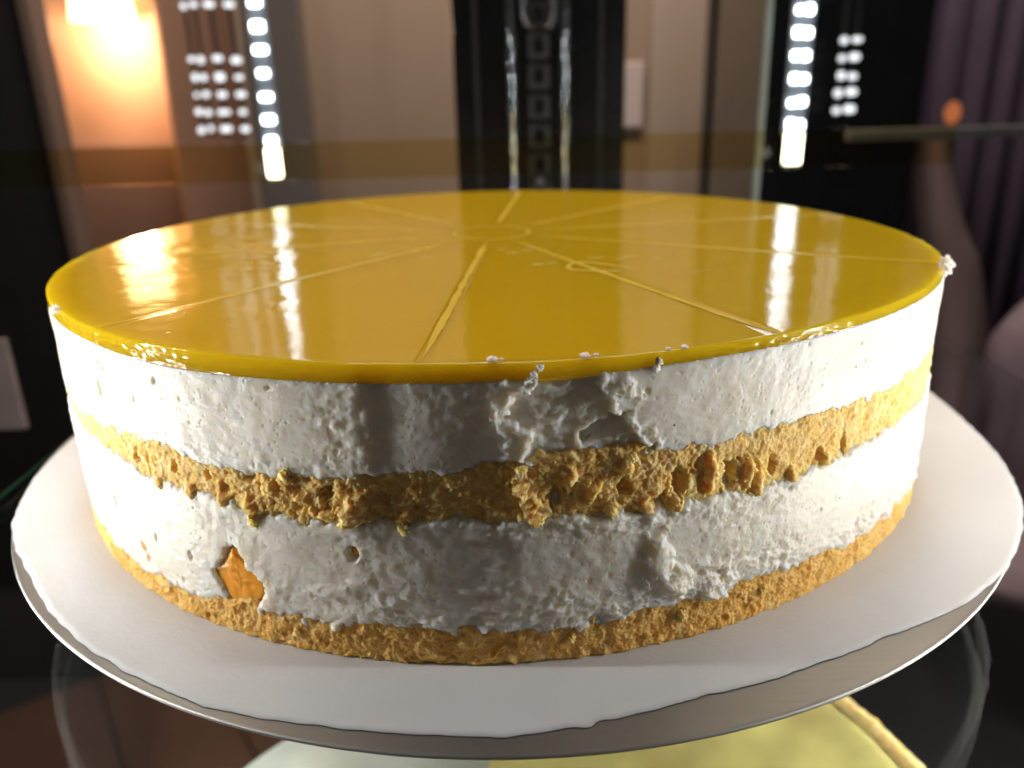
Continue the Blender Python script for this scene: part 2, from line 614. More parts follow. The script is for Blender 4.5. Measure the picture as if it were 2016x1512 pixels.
def f_base(A, z, th):
    dC = z - np.interp(th, bA, bB) + bnoise(A, z, 101, 1.5)
    r = 0.9 * sponge_surface(A, z, 201, 0.6) - 0.1
    r = r - edge_round(-dC + 0.9, 1.0, 0.4)
    r = r - 0.9 * np.clip(1.2 - z, 0, 1.2) ** 2 * (0.6 + 0.8 * noise2(A / 3.0, A * 0 + 4.0, 77))
    return r


def f_lower(A, z, th):
    dlo = z - np.interp(th, bA, bB) + bnoise(A, z, 101, 1.5)
    dhi = np.interp(th, cA, cB) - z + bnoise(A, z, 131, 1.3)
    for c in CRUMBS:
        dhi = dhi - 2.0 * spot(th, z, c[0], c[1], c[2] * .8, c[3] * .8)
    zr = z / RM
    rough = 0.20 + 1.35 * sstep(.16, .07, zr + .05 * fbm(A / 12, z / 12, 301)) * sstep(-36, -20, th) * (0.55 + 0.45 * sstep(-15, 8, th))
    rough = rough + 0.7 * spot(th, z, 20, .14, 16, 9) + 0.5 * sstep(.215, .25, zr) * sstep(-24, -14, th)
    rough = rough * (0.35 + 0.9 * sstep(-.25, .35, fbm(A / 16, z / 9, 311)))
    r = cream_surface(A, z, th, np.clip(rough, 0.05, 1.6), 321)
    # smear lump and scraped folds
    w = 0.5 * fbm(A / 2.4, z / 2.2, 331, 3)
    w3 = 3.0 * w + .15
    r = r + 2.0 * blob(th, z, 15.6, .172, 3.4, 5.6, w3) + 1.8 * blob(th, z, 17.4, .125, 4.6, 3.6, w3) + 1.4 * blob(th, z, 21.2, .090, 3.0, 3.4, w3)
    w2 = 2.2 * w + .4
    r = r + .45 * blob(th, z, -14.0, .128, 7.5, 2.4, w2) + .35 * blob(th, z, -11.5, .152, 3.6, 1.5, w2) + 1.3 * blob(th, z, -23.0, .056, 2.4, 3.0, w)
    r = r + 1.3 * blob(th, z, -17.6, .050, 1.9, 2.2, w) + 1.2 * blob(th, z, -14.4, .052, 1.6, 2.0, w) + 1.2 * blob(th, z, 22.6, .062, 1.7, 2.6, w)
    # cavity where a peach piece shows, and the raised flap right of it
    sd = poly_sd(th, z, SLOT_POLY) + 0.9 * noise2(A / 2.2, z / 2.0, 341) + .4 * noise2(A / .9, z / .9, 343)
    r = r + 1.1 * np.exp(-np.clip(sd, 0, 9) / 3.2) * sstep(-25.2, -23.2, th) * (sd > 0)
    r = r - 2.4 * sstep(1.5, 0.1, sd)
    for t0, z0, a, b, dp in [(-11.9, .201, 1.5, 1.9, 2.8), (-38.9, .105, 1.3, 1.6, 2.0), (-38.2, .085, 1.1, 1.2, 1.5), (-43.6, .175, .9, 3.0, 2.0), (-30.5, .135, .7, 1.3, 1.2), (-36, .14, .6, 1.2, 1.0)]:
        r = r - dp * blob(th, z, t0, z0, a, b, w * .8)
    r = r - 0.5 * recess(th) * sstep(.19, .26, zr)
    r = r - edge_round(dlo, 1.5, 0.9) - edge_round(dhi, 1.3, 0.8)
    return r + 0.25


def f_sponge(A, z, th):
    dhi = -(z - np.interp(th, dA, dB) + bnoise(A, z, 151, 1.35)) + 0.9
    dlo = -(np.interp(th, cA, cB) - z + bnoise(A, z, 131, 1.3)) + 0.7
    r = sponge_surface(A, z, 401) * (.7 + .3 * sstep(26, 14, np.abs(th + 2)))
    w = 2.2 * fbm(A / 1.8, z / 1.6, 411, 4) + .25
    for c in CRUMBS:
        s = spot(th, z, c[0], c[1], c[2] * .8, c[3] * .8)
        dlo = dlo + 3.0 * s
        r = r + (1.0 if c[0] < -13 else 1.5) * blob(th, z, c[0], c[1], c[2] * 1.25, c[3] * 1.25, w)
    for c in HOLES:
        r = r - c[4] * blob(th, z, c[0], c[1], c[2], c[3], w)
    r = r - 0.35 - 1.1 * recess(th) - 0.6 * spot(th, z, 9, .30, 14, 8)
    r = r - edge_round(dhi, 1.2, 0.4) - edge_round(dlo, 1.2, 0.5)
    return r


def f_upper(A, z, th):
    dlo = z - np.interp(th, dA, dB) + bnoise(A, z, 151, 1.35)
    zr = z / RM
    torn = np.clip(1.25 * spot(th, z, 7.0, .435, 9.5, 8.5) + 0.9 * spot(th, z, 10, .37, 10, 4), 0, 1)
    rough = 0.10 + 0.9 * torn + 0.5 * spot(th, z, -12.5, .41, 5, 9) + .2 * sstep(.365, .34, zr)
    r = cream_surface(A, z, th, rough * (0.5 + .6 * sstep(-.3, .3, fbm(A / 11, z / 8, 511))), 521)
    # torn patch: the skin of the cream is pulled off right of the front
    n = fbm(A / 5.5, z / 4.5, 531, 4)
    hole = sstep(0.36, 0.46, torn + 0.55 * n)
    lip = np.exp(-((torn + 0.55 * n - 0.34) / 0.07) ** 2)
    r = r - 1.3 * hole + 0.75 * lip * sstep(.02, .2, torn)
    sd = poly_sd(th, z, [(8.2, .398), (9.6, .412), (12.8, .428), (12.2, .410), (11.0, .392), (9.4, .378), (8.3, .372)]) + .5 * noise2(A / 1.6, z / 1.6, 541)
    r = r - 1.7 * sstep(.3, -.8, sd) + .8 * np.exp(-(sd / .55) ** 2) * sstep(9.8, 8.6, th)
    r = r - 0.7 * recess(th + 1.2 * fbm(A * 0 + 3, z / 6, 547)) + .5 * np.exp(-((th + 10.2) / 1.2) ** 2) * (0.4 + fbm(A / 3, z / 3, 545))
    w = 0.5 * noise2(A / 1.2, z / 1.2, 551)
    for t0, z0, a, b, dp in [(-40.9, .452, .8, .9, .9), (-40.2, .440, .6, .8, .8), (-41.8, .436, .5, .8, .7), (-41.9, .400, .9, 2.6, 1.5), (-31.6, .447, .7, 1.0, .8), (-35.2, .405, .45, .8, .6), (44, .44, .6, .6, .5), (38.5, .46, .5, .5, .5)]:
        r = r - dp * blob(th, z, t0, z0, a, b, w)
    r = r - edge_round(dlo, 1.4, 0.8)
    # a few crumbs of cream ride up over the jelly edge
    r = r - 0.12 - 1.5 * np.clip(z - np.interp(th, eA, eB) - .35 - .5 * np.clip(noise2(A / .9, z * 0, 561), 0, 1), 0, 2)
    return r


layer_mesh('base_sponge', 0.15, 0.125 * RM, 0.205, f_base, BASE, cake)
layer_mesh('lower_cream', -0.0 + 1.2, 0.30 * RM, 0.205, f_lower, CREAM, cake)
layer_mesh('middle_sponge', 0.215 * RM, 0.385 * RM, 0.205, f_sponge, SPONGE, cake)
layer_mesh('upper_cream', 0.285 * RM, 0.4985 * RM, 0.205, f_upper, CREAM, cake)

# ---- jelly top: polar grid about the scored centre ring, with real grooves
GC = (0.002 * RM, 0.090 * RM)                     # centre of the scored ring, mm
LINES = [-94.5, -127.5, -164.8, 160.5, 125.8, 84.0, 46.7, 9.4, -29.2, -65.5]
LINES = sorted(a % 360 for a in LINES)
GW = 1.75                                           # groove width mm
offs = [-1.6, -1.15, -.9, -.45, 0, .45, .9, 1.15, 1.6]
NB = 80


def jelly_angles(r):
    """angles of all samples on the circle of radius r (mm) round the ring centre"""
    out, off = [], []
    sc = min(1.0, r / (0.14 * RM))
    for i, a in enumerate(LINES):
        b = LINES[(i + 1) % len(LINES)] + (360 if i == len(LINES) - 1 else 0)
        w = [a + math.degrees(o * (GW / 2) / max(r, 1e-3)) * sc for o in offs] if r > 1e-3 else [a + o * .5 for o in offs]
        e = math.degrees(1.6 * (GW / 2) / max(r, 1e-3)) * sc if r > 1e-3 else .8
        out += w
        off += list(offs)
        for k in range(1, NB + 1):
            out.append(a + e + (b - a - 2 * e) * k / (NB + 1))
            off.append(9.0)
    return np.array(out), np.array(off)


def rim_dist(ang):
    dx, dy = np.cos(ang), np.sin(ang)
    b = GC[0] * dx + GC[1] * dy
    c = GC[0] ** 2 + GC[1] ** 2 - (RM - .15) ** 2
    return -b + np.sqrt(b * b - c)


ring_r = 0.100 * RM
us = np.unique(np.concatenate([np.linspace(0, .09, 8), np.linspace(.09, .125, 18), np.linspace(.125, .96, 120), np.linspace(.96, 1.0, 12)]))
rows = []
for u in us:
    rmean = max(u * RM, 1e-4)
    ang, off = jelly_angles(rmean)
    a = np.radians(ang)
    rim = rim_dist(a)
    # circles near the ring stay round, circles near the rim follow the rim
    k = sstep(.13, 1.0, u)
    rr = (1 - k) * u * RM + k * (u * rim)
    rr = np.minimum(rr, rim)
    rthe = np.degrees(np.arctan2(GC[0] + rr * np.cos(a), -(GC[1] + rr * np.sin(a))))
    rr = rr + sstep(.9, 1.0, u) * (np.exp(-((rthe - 82) / 22) ** 2) * .9 + .06) * fbm(rthe / 2.2, rthe * 0, 615, 3)
    x = GC[0] + rr * np.cos(a)
    y = GC[1] + rr * np.sin(a)
    gro = np.where(np.abs(off) < 1.0, 1.0, np.where(np.abs(off) < 1.3, .55, np.where(np.abs(off) < 2, -.10, 0)))
    fade = sstep(.125, .16, rr / RM) * sstep(0.0, 2.5, rim - rr)
    z = HT - 0.13 * gro * fade
    z -= 0.14 * np.exp(-((rr - ring_r) / 0.75) ** 2)
    z += 0.05 * fbm(x / 22, y / 22, 621, 2) + 0.006 * fbm(x / 5, y / 5, 631, 2)
    # wrinkled skin towards the left rear
    wr = np.exp(-((x + .62 * RM) / (.22 * RM)) ** 2 - ((y + .05 * RM) / (.20 * RM)) ** 2)
    z += wr * 0.55 * fbm(x / 11.0 + y / 30, y / 6.5, 641, 3)
    wr2 = np.exp(-((x + .42 * RM) / (.13 * RM)) ** 2 - ((y + .66 * RM) / (.13 * RM)) ** 2)
    z += wr2 * 0.05 * fbm(x / 4.0, y / 2.6, 651, 3)
    # rounded shoulder
    e = np.clip(1 - (rim - rr) / .30, 0, 1)
    z -= 0.16 * (1 - np.sqrt(np.clip(1 - e * e, 0, 1)))
    tt = np.degrees(np.arctan2(x, -y))
    bl = bulge(tt) * min(1.0, u) ** 5 - .6 * recess(tt) * max(0.0, (u - .9) / .1) ** 2
    rh = np.hypot(x, y) + 1e-9
    x, y = x * (1 + bl / rh), y * (1 + bl / rh)
    rows.append(np.stack([x, y, z], -1))
top = np.stack(rows, 0)
# side wall down to the cream, uneven
rimp = top[-1]
thr = np.degrees(np.arctan2(rimp[:, 0], -rimp[:, 1]))
Ar = np.radians(thr) * RM
zb = np.interp(thr, eA, eB) + .25 * noise2(Ar / 2.2, Ar * 0, 661)
wall = []
lump = (np.exp(-((thr + 37) / 10) ** 2) + np.exp(-((thr - 27) / 7) ** 2)) * .55 + .12
for t in np.linspace(0.08, 1, 12):
    z = rimp[:, 2] * (1 - t) + zb * t
    r = RM - .15 + lump * (1.0 * fbm(Ar / 2.4, z / 1.0, 671, 3) + .55 * noise2(Ar / 1.3, z / .8, 675)) * sin(pi * min(1, t * 1.05)) - .5 * max(0, t - .8) / .2 + bulge(thr) - .6 * recess(thr)
    wall.append(np.stack([r * np.sin(np.radians(thr)), -r * np.cos(np.radians(thr)), z], -1))
inner = np.stack([rimp[:, 0] * .9, rimp[:, 1] * .9, zb - .1], -1)
V = np.concatenate([top, np.stack(wall, 0), inner[None]], 0) / 1000.0
m_, n_ = V.shape[:2]
idx = np.arange(m_ * n_).reshape(m_, n_)
nx = np.roll(idx, -1, 1)
Q = np.stack([idx[:-1], idx[1:], nx[1:], nx[:-1]], -1).reshape(-1, 4)[n_:]      # first ring collapses on the centre
Vf = V.reshape(-1, 3)
jelly = np_mesh('jelly_top', Vf, Q, JELLY, cake, caps=[idx[1], idx[-1][::-1]])


def ribbon(name, pts, widths, z, mat, parent, thick=0.03):
    """thin raised strip along pts (mm)"""
    V, F = [], []
    n = len(pts)
    for i, (x, y) in enumerate(pts):
        ax, ay = pts[max(0, i - 1)]
        bx, by = pts[min(n - 1, i + 1)]
        L = math.hypot(bx - ax, by - ay) or 1
        nxv, nyv = -(by - ay) / L, (bx - ax) / L
        w = widths[i] / 2
        for o, zz in ((-1, -thick), (-.7, 0), (0, thick * .25), (.7, 0), (1, -thick)):
            V.append(((x + nxv * w * o) / 1000, (y + nyv * w * o) / 1000, (z + zz) / 1000))
    for i in range(n - 1):
        for k in range(4):
            F.append((i * 5 + k, i * 5 + k + 1, i * 5 + k + 6, i * 5 + k + 5))
    F.append((4, 3, 2, 1, 0))
    F.append(tuple((n - 1) * 5 + k for k in range(5)))
    return mesh_obj(name, V, F, mat, parent)


for li, a in enumerate(LINES):
    aa = math.radians(a)
    rim = float(rim_dist(np.array(aa)))
    pts, ws = [], []
    for i in range(60):
        rr = .135 * RM + (rim - 1.6 - .135 * RM) * i / 59
        jit = .12 * float(noise2(np.array(rr / 5.0), np.array(a), 701))
        pts.append((GC[0] + rr * cos(aa) - jit * sin(aa), GC[1] + rr * sin(aa) + jit * cos(aa)))
        e = min(1, i / 6, (59 - i) / 8)
        ws.append(max(.15, (1.7 + .6 * float(noise2(np.array(rr / 4.0), np.array(a + 9), 703))) * e))
    ribbon('portion_mark', pts, ws, HT - .012, MARK, jelly)
ribbon('centre_mark', [(GC[0] + ring_r * cos(t), GC[1] + ring_r * sin(t)) for t in np.linspace(0, 2 * pi, 90)], [1.25] * 90, HT + .0, MARK, jelly)


def smooth_path(pts, k=8):
    out = []
    P = [pts[0]] + list(pts) + [pts[-1]]
    for i in range(1, len(P) - 2):
        for j in range(k):
            t = j / k
            a, b, c, d = P[i - 1], P[i], P[i + 1], P[i + 2]
            out.append(tuple(.5 * (2 * b[q] + (c[q] - a[q]) * t + (2 * a[q] - 5 * b[q] + 4 * c[q] - d[q]) * t * t + (3 * b[q] - a[q] - 3 * c[q] + d[q]) * t ** 3) for q in (0, 1)))
    out.append(pts[-1])
    return out


def surface_mark(pts, w):
    P = smooth_path([(x * RM, y * RM) for x, y in pts])
    n = len(P)
    ribbon('surface_mark', P, [max(.12, w * (0.35 + .65 * sin(pi * min(1, max(0, i / (n - 1)))) ** .6)) for i in range(n)], HT + .035, MARK, jelly, .12)


surface_mark([(.275, -.418), (.225, -.412), (.180, -.398), (.172, -.36), (.195, -.322), (.245, -.345), (.300, -.40)], 2.0)
surface_mark([(.338, -.471), (.40, -.455), (.455, -.43), (.502, -.383), (.515, -.35)], .6)
for x, y, l, w in [(-.253, -.171, .05, 1.3), (-.178, -.128, .05, 1.5), (-.090, -.10, .06, 1.4), (.056, -.195, .03, 1.0), (.11, -.333, .025, 1.1), (.14, -.322, .02, 1.0),
                   (.315, -.277, .04, 1.6), (.290, -.30, .03, 1.3), (.03, -.15, .02, .8), (-.14, -.22, .03, .9), (.37, -.30, .03, 1.0), (.09, -.17, .03, .9), (.24, -.28, .04, 1.2)]:
    surface_mark([(x - l / 2, y - l * .15), (x, y), (x + l / 2, y + l * .2)], w)


def lumpy(name, loc, size, mat, parent, seed, sub=3, amp=.35, flat=None):
    bm = bmesh.new()
    bmesh.ops.create_icosphere(bm, subdivisions=sub, radius=1.0)
    co = np.array([v.co[:] for v in bm.verts])
    d = 1 + amp * (fbm(co[:, 0] * 1.6 + co[:, 2] * 1.1 + seed * 3.1, co[:, 1] * 1.6 - co[:, 2] * .9, seed, 3) * 1.4
                   + .45 * noise2(co[:, 0] * 4 + co[:, 2] * 3, co[:, 1] * 4 - co[:, 2] * 2, seed + 5))
    for v, k in zip(bm.verts, d):
        v.co = Vector((v.co.x * size[0] * k, v.co.y * size[1] * k, v.co.z * size[2] * k))
    m = bpy.data.meshes.new(name)
    bm.to_mesh(m)
    bm.free()
    m.polygons.foreach_set('use_smooth', [True] * len(m.polygons))
    m.materials.append(mat)
    o = bpy.data.objects.new(name, m)
    COL.objects.link(o)
    o.parent = parent
    o.location = loc
    return o


def on_side(th, z, out_mm=0.0):
    a = math.radians(th)
    rr = (RM + out_mm + float(bulge(th))) / 1000
    return (rr * sin(a), -rr * cos(a), z * R)


# loose bits of cream on the jelly rim
for i, (x, y, s) in enumerate([(.020, -.985, .95), (.032, -.982, .4), (.150, -.978, .85), (.166, -.973, .5), (.272, -.955, .5), (.297, -.948, .65)]):
    lumpy('cream_crumb', (x * R, y * R, (HT + s * .35) / 1000), (s / 1000, s * .9 / 1000, s * .55 / 1000), CREAM, cake, 800 + i, 4, .55)
for i, (th, z, s) in enumerate([(4.1, .482, .8), (4.4, .493, .55), (4.9, .503, .6), (3.8, .470, .8), (14.6, .488, .7), (14.9, .498, .55), (64, .515, 1.5), (62.6, .507, 1.2), (65.5, .510, .9), (-51, .513, .8)]):
    lumpy('cream_crumb', on_side(th, z, .1), (s / 1000, s * .8 / 1000, s / 1000), CREAM, cake, 830 + i, 4, .9)
# crumbs of sponge stuck to the side
for i, (th, z, s) in enumerate([(-21.4, .238, 1.3), (4.5, .258, .8), (-7.0, .250, .9), (10.8, .262, .9), (-17.5, .327, 1.0), (12.9, .352, .7), (18.2, .055, 1.1), (-18.4, .038, .9), (27.4, .056, .9), (7.4, .045, .8), (3.2, .345, .8)]):
    lumpy('crumb', on_side(th, z, .1), (s / 1000, s * .7 / 1000, s * 1.1 / 1000), SPONGE if z > .1 else BASE, cake, 860 + i, 4, 1.1)

# peach pieces
def peach_block(pts, depth, out, seed, label=None):
    sub = 10
    V, F = [], []
    P = [(math.radians(a) * RM, b * RM) for a, b in pts]
    cx = sum(p[0] for p in P) / len(P)
    cy = sum(p[1] for p in P) / len(P)
    n = len(P)
    ringpts = []
    for i in range(n):
        for k in range(6):
            t = k / 6
            ringpts.append((P[i][0] * (1 - t) + P[(i + 1) % n][0] * t, P[i][1] * (1 - t) + P[(i + 1) % n][1] * t))
    rn = len(ringpts)
    levels = [(1.12, -depth), (1.14, -.8), (1.09, -.2)] + [(1.05 - 1.05 * i / sub, 0) for i in range(1, sub + 1)]
    for s, o in levels:
        for q, (x, y) in enumerate(ringpts):
            xx, yy = cx + (x - cx) * s, cy + (y - cy) * s
            nz = .55 * float(fbm(np.array(xx / 4 + yy / 9), np.array(yy / 1.6 - xx / 3), seed, 3)) if o == 0 else 0
            a = xx / RM
            r = RM + out + o + nz + .25 * (yy - cy) / 6
            V.append((r / 1000 * sin(a), -r / 1000 * cos(a), yy / 1000))
    for l in range(len(levels) - 1):
        for q in range(rn):
            w = (q + 1) % rn
            F.append((l * rn + q, l * rn + w, (l + 1) * rn + w, (l + 1) * rn + q))
    o = mesh_obj('peach_piece', V, F, PEACH, cake)
    if label:
        o['label'] = label
    return o


peach_block(PEACH_POLY, 4.5, -.45, 901, 'large orange peach chunk showing through torn cream')
lumpy('peach_piece', on_side(-11.7, .203, -1.6), (.0011, .0010, .0014), PEACH, cake, 911)
lumpy('peach_piece', on_side(-38.9, .105, -1.0), (.0012, .0010, .0015), PEACH, cake, 912)
lumpy('peach_piece', on_side(-38.0, .087, -.8), (.0011, .0009, .0010), PEACH, cake, 913)
lumpy('peach_piece', on_side(-43.6, .175, -.9), (.0010, .0010, .0028), PEACH, cake, 914)
lumpy('peach_piece', on_side(-28.3, .128, -1.0), (.0008, .0008, .0008), PEACH, cake, 915)

# ------------------------------------------------------------------ plate, paper, shelf
PC = (0.0422 * R, 0.0198 * R)
PR = 1.2093 * R
plate = tag(empty('cake_plate', (PC[0], PC[1], 0)), 'round brushed steel cake plate under the white paper', 'plate')
t = 0.0016
prof = [(0.0001, -.00005), (PR - .0012, -.00005), (PR - .0006, .00002), (PR - .0002, -.0001), (PR, -.0004), (PR - .0001, -.0007), (PR - .0005, -.0010), (PR - .012, -.0011), (.0001, -.0021)]
lathe('dish', prof, STEEL, 360, plate)
lathe('added_dark_disc', [(.62 * R, -.0030), (PR - .003, -.0030), (PR - .002, -.0026), (PR - .003, -.0022), (.62 * R, -.0022)], plain('added dark disc', (.02, .02, .022), .6), 200, plate)  # dark disc added so the plate mirrors only dimly in the shelf
lathe('foot', [(.55 * R, -.0022), (.55 * R, -.0225), (.62 * R, -.0235), (.64 * R, -.0250), (.60 * R, -.0253)], STEEL, 128, plate)

pang = np.array([-180, -178.3, -167.7, -153.8, -142.9, -129, -120, -113.5, -108.6, -101.6, -94.3, -90.7, -86.0, -84.9, -84.2, -80.1, -75, -70.7, -65.7, -57.3, -48.5, -39.8, -27.2, -20.1, -4.2, 8.7, 40, 80, 120, 160, 180])
prad = np.array([1.196, 1.196, 1.204, 1.211, 1.188, 1.192, 1.190, 1.193, 1.184, 1.174, 1.171, 1.172, 1.160, 1.163, 1.152, 1.144, 1.134, 1.138, 1.138, 1.150, 1.188, 1.212, 1.223, 1.221, 1.217, 1.24, 1.20, 1.19, 1.20, 1.19, 1.196])
pa = np.linspace(-180, 180, 900, endpoint=False)
prd = np.interp(pa, pang, prad) + .0035 * noise2(pa / 2.2, pa * 0, 931) + .0012 * noise2(pa / .6, pa * 0, 933)
rows = []
for u in np.linspace(0, 1, 60) ** .6:
    rr = prd * u
    x, y = rr * np.cos(np.radians(pa)), rr * np.sin(np.radians(pa))
    lift = sstep(.90, 1.25, rr)
    z = .00008 + lift * (.00045 * (fbm(x * 3.2, y * 3.2, 941, 2) + .35)) + lift * .00022 * fbm(x * 11, y * 11, 951, 2)
    # a slow swell that lifts the free rim, as paper does round a heavy cake
    z = z + .0004 * np.exp(-((rr - 1.10) / .045) ** 2) * (0.55 + .8 * noise2(pa / 38.0, pa * 0 + 2.2, 961)) * (np.abs(((pa + 75 + 180) % 360) - 180) < 160)
    z = np.maximum(z, .00006) * 1.0
    z = z * (1 - .9 * sstep(.93, .99, u)) + .00004
    rows.append(np.stack([x * R, y * R, z], -1))
V = np.stack(rows, 0)
m_, n_ = V.shape[:2]
idx = np.arange(m_ * n_).reshape(m_, n_)
nx = np.roll(idx, -1, 1)
Q = np.stack([idx[:-1], idx[1:], nx[1:], nx[:-1]], -1).reshape(-1, 4)[n_:]
paper = np_mesh('baking_paper', V.reshape(-1, 3), Q, PAPER, None, caps=[idx[1]])
paper.location = (PC[0], PC[1], 0)
sm = paper.modifiers.new('thickness', 'SOLIDIFY')
sm.thickness = .00010
sm.offset = 1
tag(paper, 'round sheet of white baking paper with torn edge under the cake', 'paper')

SHZ = -.0254 / R
shelf = tag(box('glass_shelf', -1.44, 1.95, -1.75, 1.75, SHZ - .046, SHZ - .001, GLASS, bev=.0006), 'clear glass shelf carrying the steel plate', 'shelf')
box('shelf_edge', -1.4435, -1.4405, -1.72, 1.72, SHZ - .016, SHZ - .008, plain('green glass edge', (.01, .09, .05), .3), shelf)

# lower shelf level: a second cake on a pale glass plate
LZ = -1.0
low = tag(empty('lower_plate', (.03 * R, -.75 * R, (LZ - .05) * R)), 'pale glass plate with a green edge on the shelf below', 'plate')
PALE = plain('frosted pale glass', (.52, .56, .52), .35, noise=.25, nscale=28)
lathe('disc', [(.001, -.012), (1.06 * R - .002, -.012), (1.06 * R, -.010), (1.06 * R, -.005), (1.06 * R - .002, -.003), (.001, -.003)], PALE, 160, low)
lathe('rim', [(1.062 * R, -.010), (1.066 * R, -.009), (1.066 * R, -.006), (1.062 * R, -.005)], plain('green rim', (.03, .10, .07), .2), 160, low)

# ------------------------------------------------------------------ rear of the display case
up = tag(empty('shelf_upright', (.25 * R, 3.0 * R, 0)), 'black slotted shelf upright with bright beads behind the cake', 'upright')


def ubox(name, x0, x1, y0, y1, z0, z1, mat, bev=0.0, seg=2):
    o = box(name, x0 - .25, x1 - .25, y0 - 3.0, y1 - 3.0, z0, z1, mat, up, bev, seg)
    return o


ubox('post', -.248, .757, 3.02, 3.3, -3.0, 2.6, BLACK, .0015)
for x in (-.115, .613):
    ubox('rib', x - .012, x + .012, 2.995, 3.03, -3.0, 2.6, SLOTM, .0008)
for x in (.092, .404):
    n = 12
    V, F = [], []
    for zz in (-3.0, 2.6):
        for i in range(n + 1):
            a = pi * i / n
            V.append(((x - .25 + .034 * cos(a)) * R, (.02 - .034 * sin(a)) * R, zz * R))
    for i in range(n):
        F.append((i, i + 1, n + 2 + i, n + 1 + i))
    mesh_obj('bead', V, F, GLOSSBEAD, up)
for zc in (1.257, 1.089, .924, .756, .589, .421, .254, .087):
    fr = empty('slot', (0, 0, 0))
    fr.parent = up
    bm = bmesh.new()
    m = bpy.data.meshes.new('slot_frame')
    ow, oh, iw, ih, yy = .060, .068, .031, .040, .010
    out = [(-ow, -oh), (ow, -oh), (ow, oh), (-ow, oh)]
    inn = [(-iw, -ih), (iw, -ih), (iw, ih), (-iw, ih)]
    vo = [bm.verts.new((x * R, yy * R, (zc + z) * R)) for x, z in out]
    vi = [bm.verts.new((x * R, (yy - .004) * R, (zc + z) * R)) for x, z in inn]
    vb = [bm.verts.new((x * R, (yy + .016) * R, (zc + z) * R)) for x, z in inn]
    for i in range(4):
        j = (i + 1) % 4
        bm.faces.new((vo[i], vo[j], vi[j], vi[i]))
        bm.faces.new((vi[i], vi[j], vb[j], vb[i]))
    bm.to_mesh(m)
    bm.free()
    m.materials.append(SLOTM)
    o = bpy.data.objects.new('slot_frame', m)
    COL.objects.link(o)
    o.parent = fr
    h = box('slot_hole', -iw + .001, iw - .001, yy + .008, yy + .0075 + .002, zc - ih + .001, zc + ih - .001, plain('slot void', (.001, .001, .001), .9), fr)
# hook of the shelf bracket above the slots
V, F = [], []
npt = 22
path = [(-.085, 1.60), (-.085, 1.30)] + [(-.085 * cos(a), 1.27 - .10 * sin(a)) for a in np.linspace(0.1, pi - .1, 14)] + [(.085, 1.30), (.085, 1.60)]
for i, (x, z) in enumerate(path):
    for k in range(8):
        a = 2 * pi * k / 8
        V.append(((x + .022 * cos(a)) * R, (-.03 + .022 * sin(a)) * R, z * R))
for i in range(len(path) - 1):
    for k in range(8):
        j = (k + 1) % 8
        F.append((i * 8 + k, i * 8 + j, (i + 1) * 8 + j, (i + 1) * 8 + k))
mesh_obj('bracket_hook', V, F, plain('dull chrome', (.32, .33, .35), .22, 1.0), up)
lathe('screw', [(.0001, 0), (.0026, 0), (.0034, .0006), (.0034, .0016), (.0001, .0016)], plain('screw steel', (.35, .36, .38), .3, 1.0), 20, up, (0, 0, 0)).matrix_local = Matrix.Translation((0, .010 * R, .325 * R)) @ Matrix.Rotation(radians(90), 4, 'X')

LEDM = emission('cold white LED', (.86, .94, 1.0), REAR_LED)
LEDS = emission('cold white side LED', (1.0, .97, .93), SIDE_LED)


def led_strip(x, y, zlo, zhi, step, lanes, w, h, mat, label, face, foot=None):
    """vertical strip; face = (dx, dy) the way its diodes look"""
    t_ = tag(empty('led_strip', (x * R, y * R, 0)), label, 'light strip', 'light strips in the display case')
    ang = math.atan2(face[0], -face[1])
    t_.rotation_euler = (0, 0, ang)
    hw = w * lanes / 2 + .012
    box('backing', -hw, hw, .008, .03, zlo - .06, zhi + .06, PCB, t_, .0006)
    n = int((zhi - zlo) / step) + 1
    first = None
    for i in range(n):
        for l in range(lanes):
            xo = (l - (lanes - 1) / 2) * w
            if first is None:
                first = box('led', -w * .42, w * .42, -.018, .007, -h / 2, h / 2, mat, t_, .001)
                o = first
            else:
                o = first.copy()
                COL.objects.link(o)
                o.parent = t_
            o.location = (xo * R, 0, (zlo + i * step + rng.uniform(-.006, .006)) * R)
            o.scale = (rng.uniform(.8, 1.08), 1, rng.uniform(.75, 1.1))
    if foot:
        box('reflection_streak', -hw * .75, hw * .75, -.02, .007, foot[0], foot[1], mat, t_, .0012)  # glowing block put in for the reflected streak below the diodes
    return t_


LED_REFL = emission('LED reflection glow', (.95, .97, 1.0), 1.6)


def led_reflection(x, y, cols, z0, label):  # glowing dots built in place of LED reflections in the glass
    t_ = tag(empty('reflection_row', (x * R, y * R, 0)), label, 'light', 'imitated LED reflections in the glass')
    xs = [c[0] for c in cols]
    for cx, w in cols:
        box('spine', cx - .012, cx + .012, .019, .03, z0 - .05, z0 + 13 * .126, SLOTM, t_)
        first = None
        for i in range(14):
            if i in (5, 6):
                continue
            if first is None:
                first = box('led', -w / 2, w / 2, 0, .018, -.028, .028, LED_REFL, t_, .003)  # glowing dot standing in for an LED reflection
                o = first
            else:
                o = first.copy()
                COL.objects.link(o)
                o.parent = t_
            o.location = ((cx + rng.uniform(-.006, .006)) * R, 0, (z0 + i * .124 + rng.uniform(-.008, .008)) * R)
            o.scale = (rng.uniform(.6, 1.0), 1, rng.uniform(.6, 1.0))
    return t_


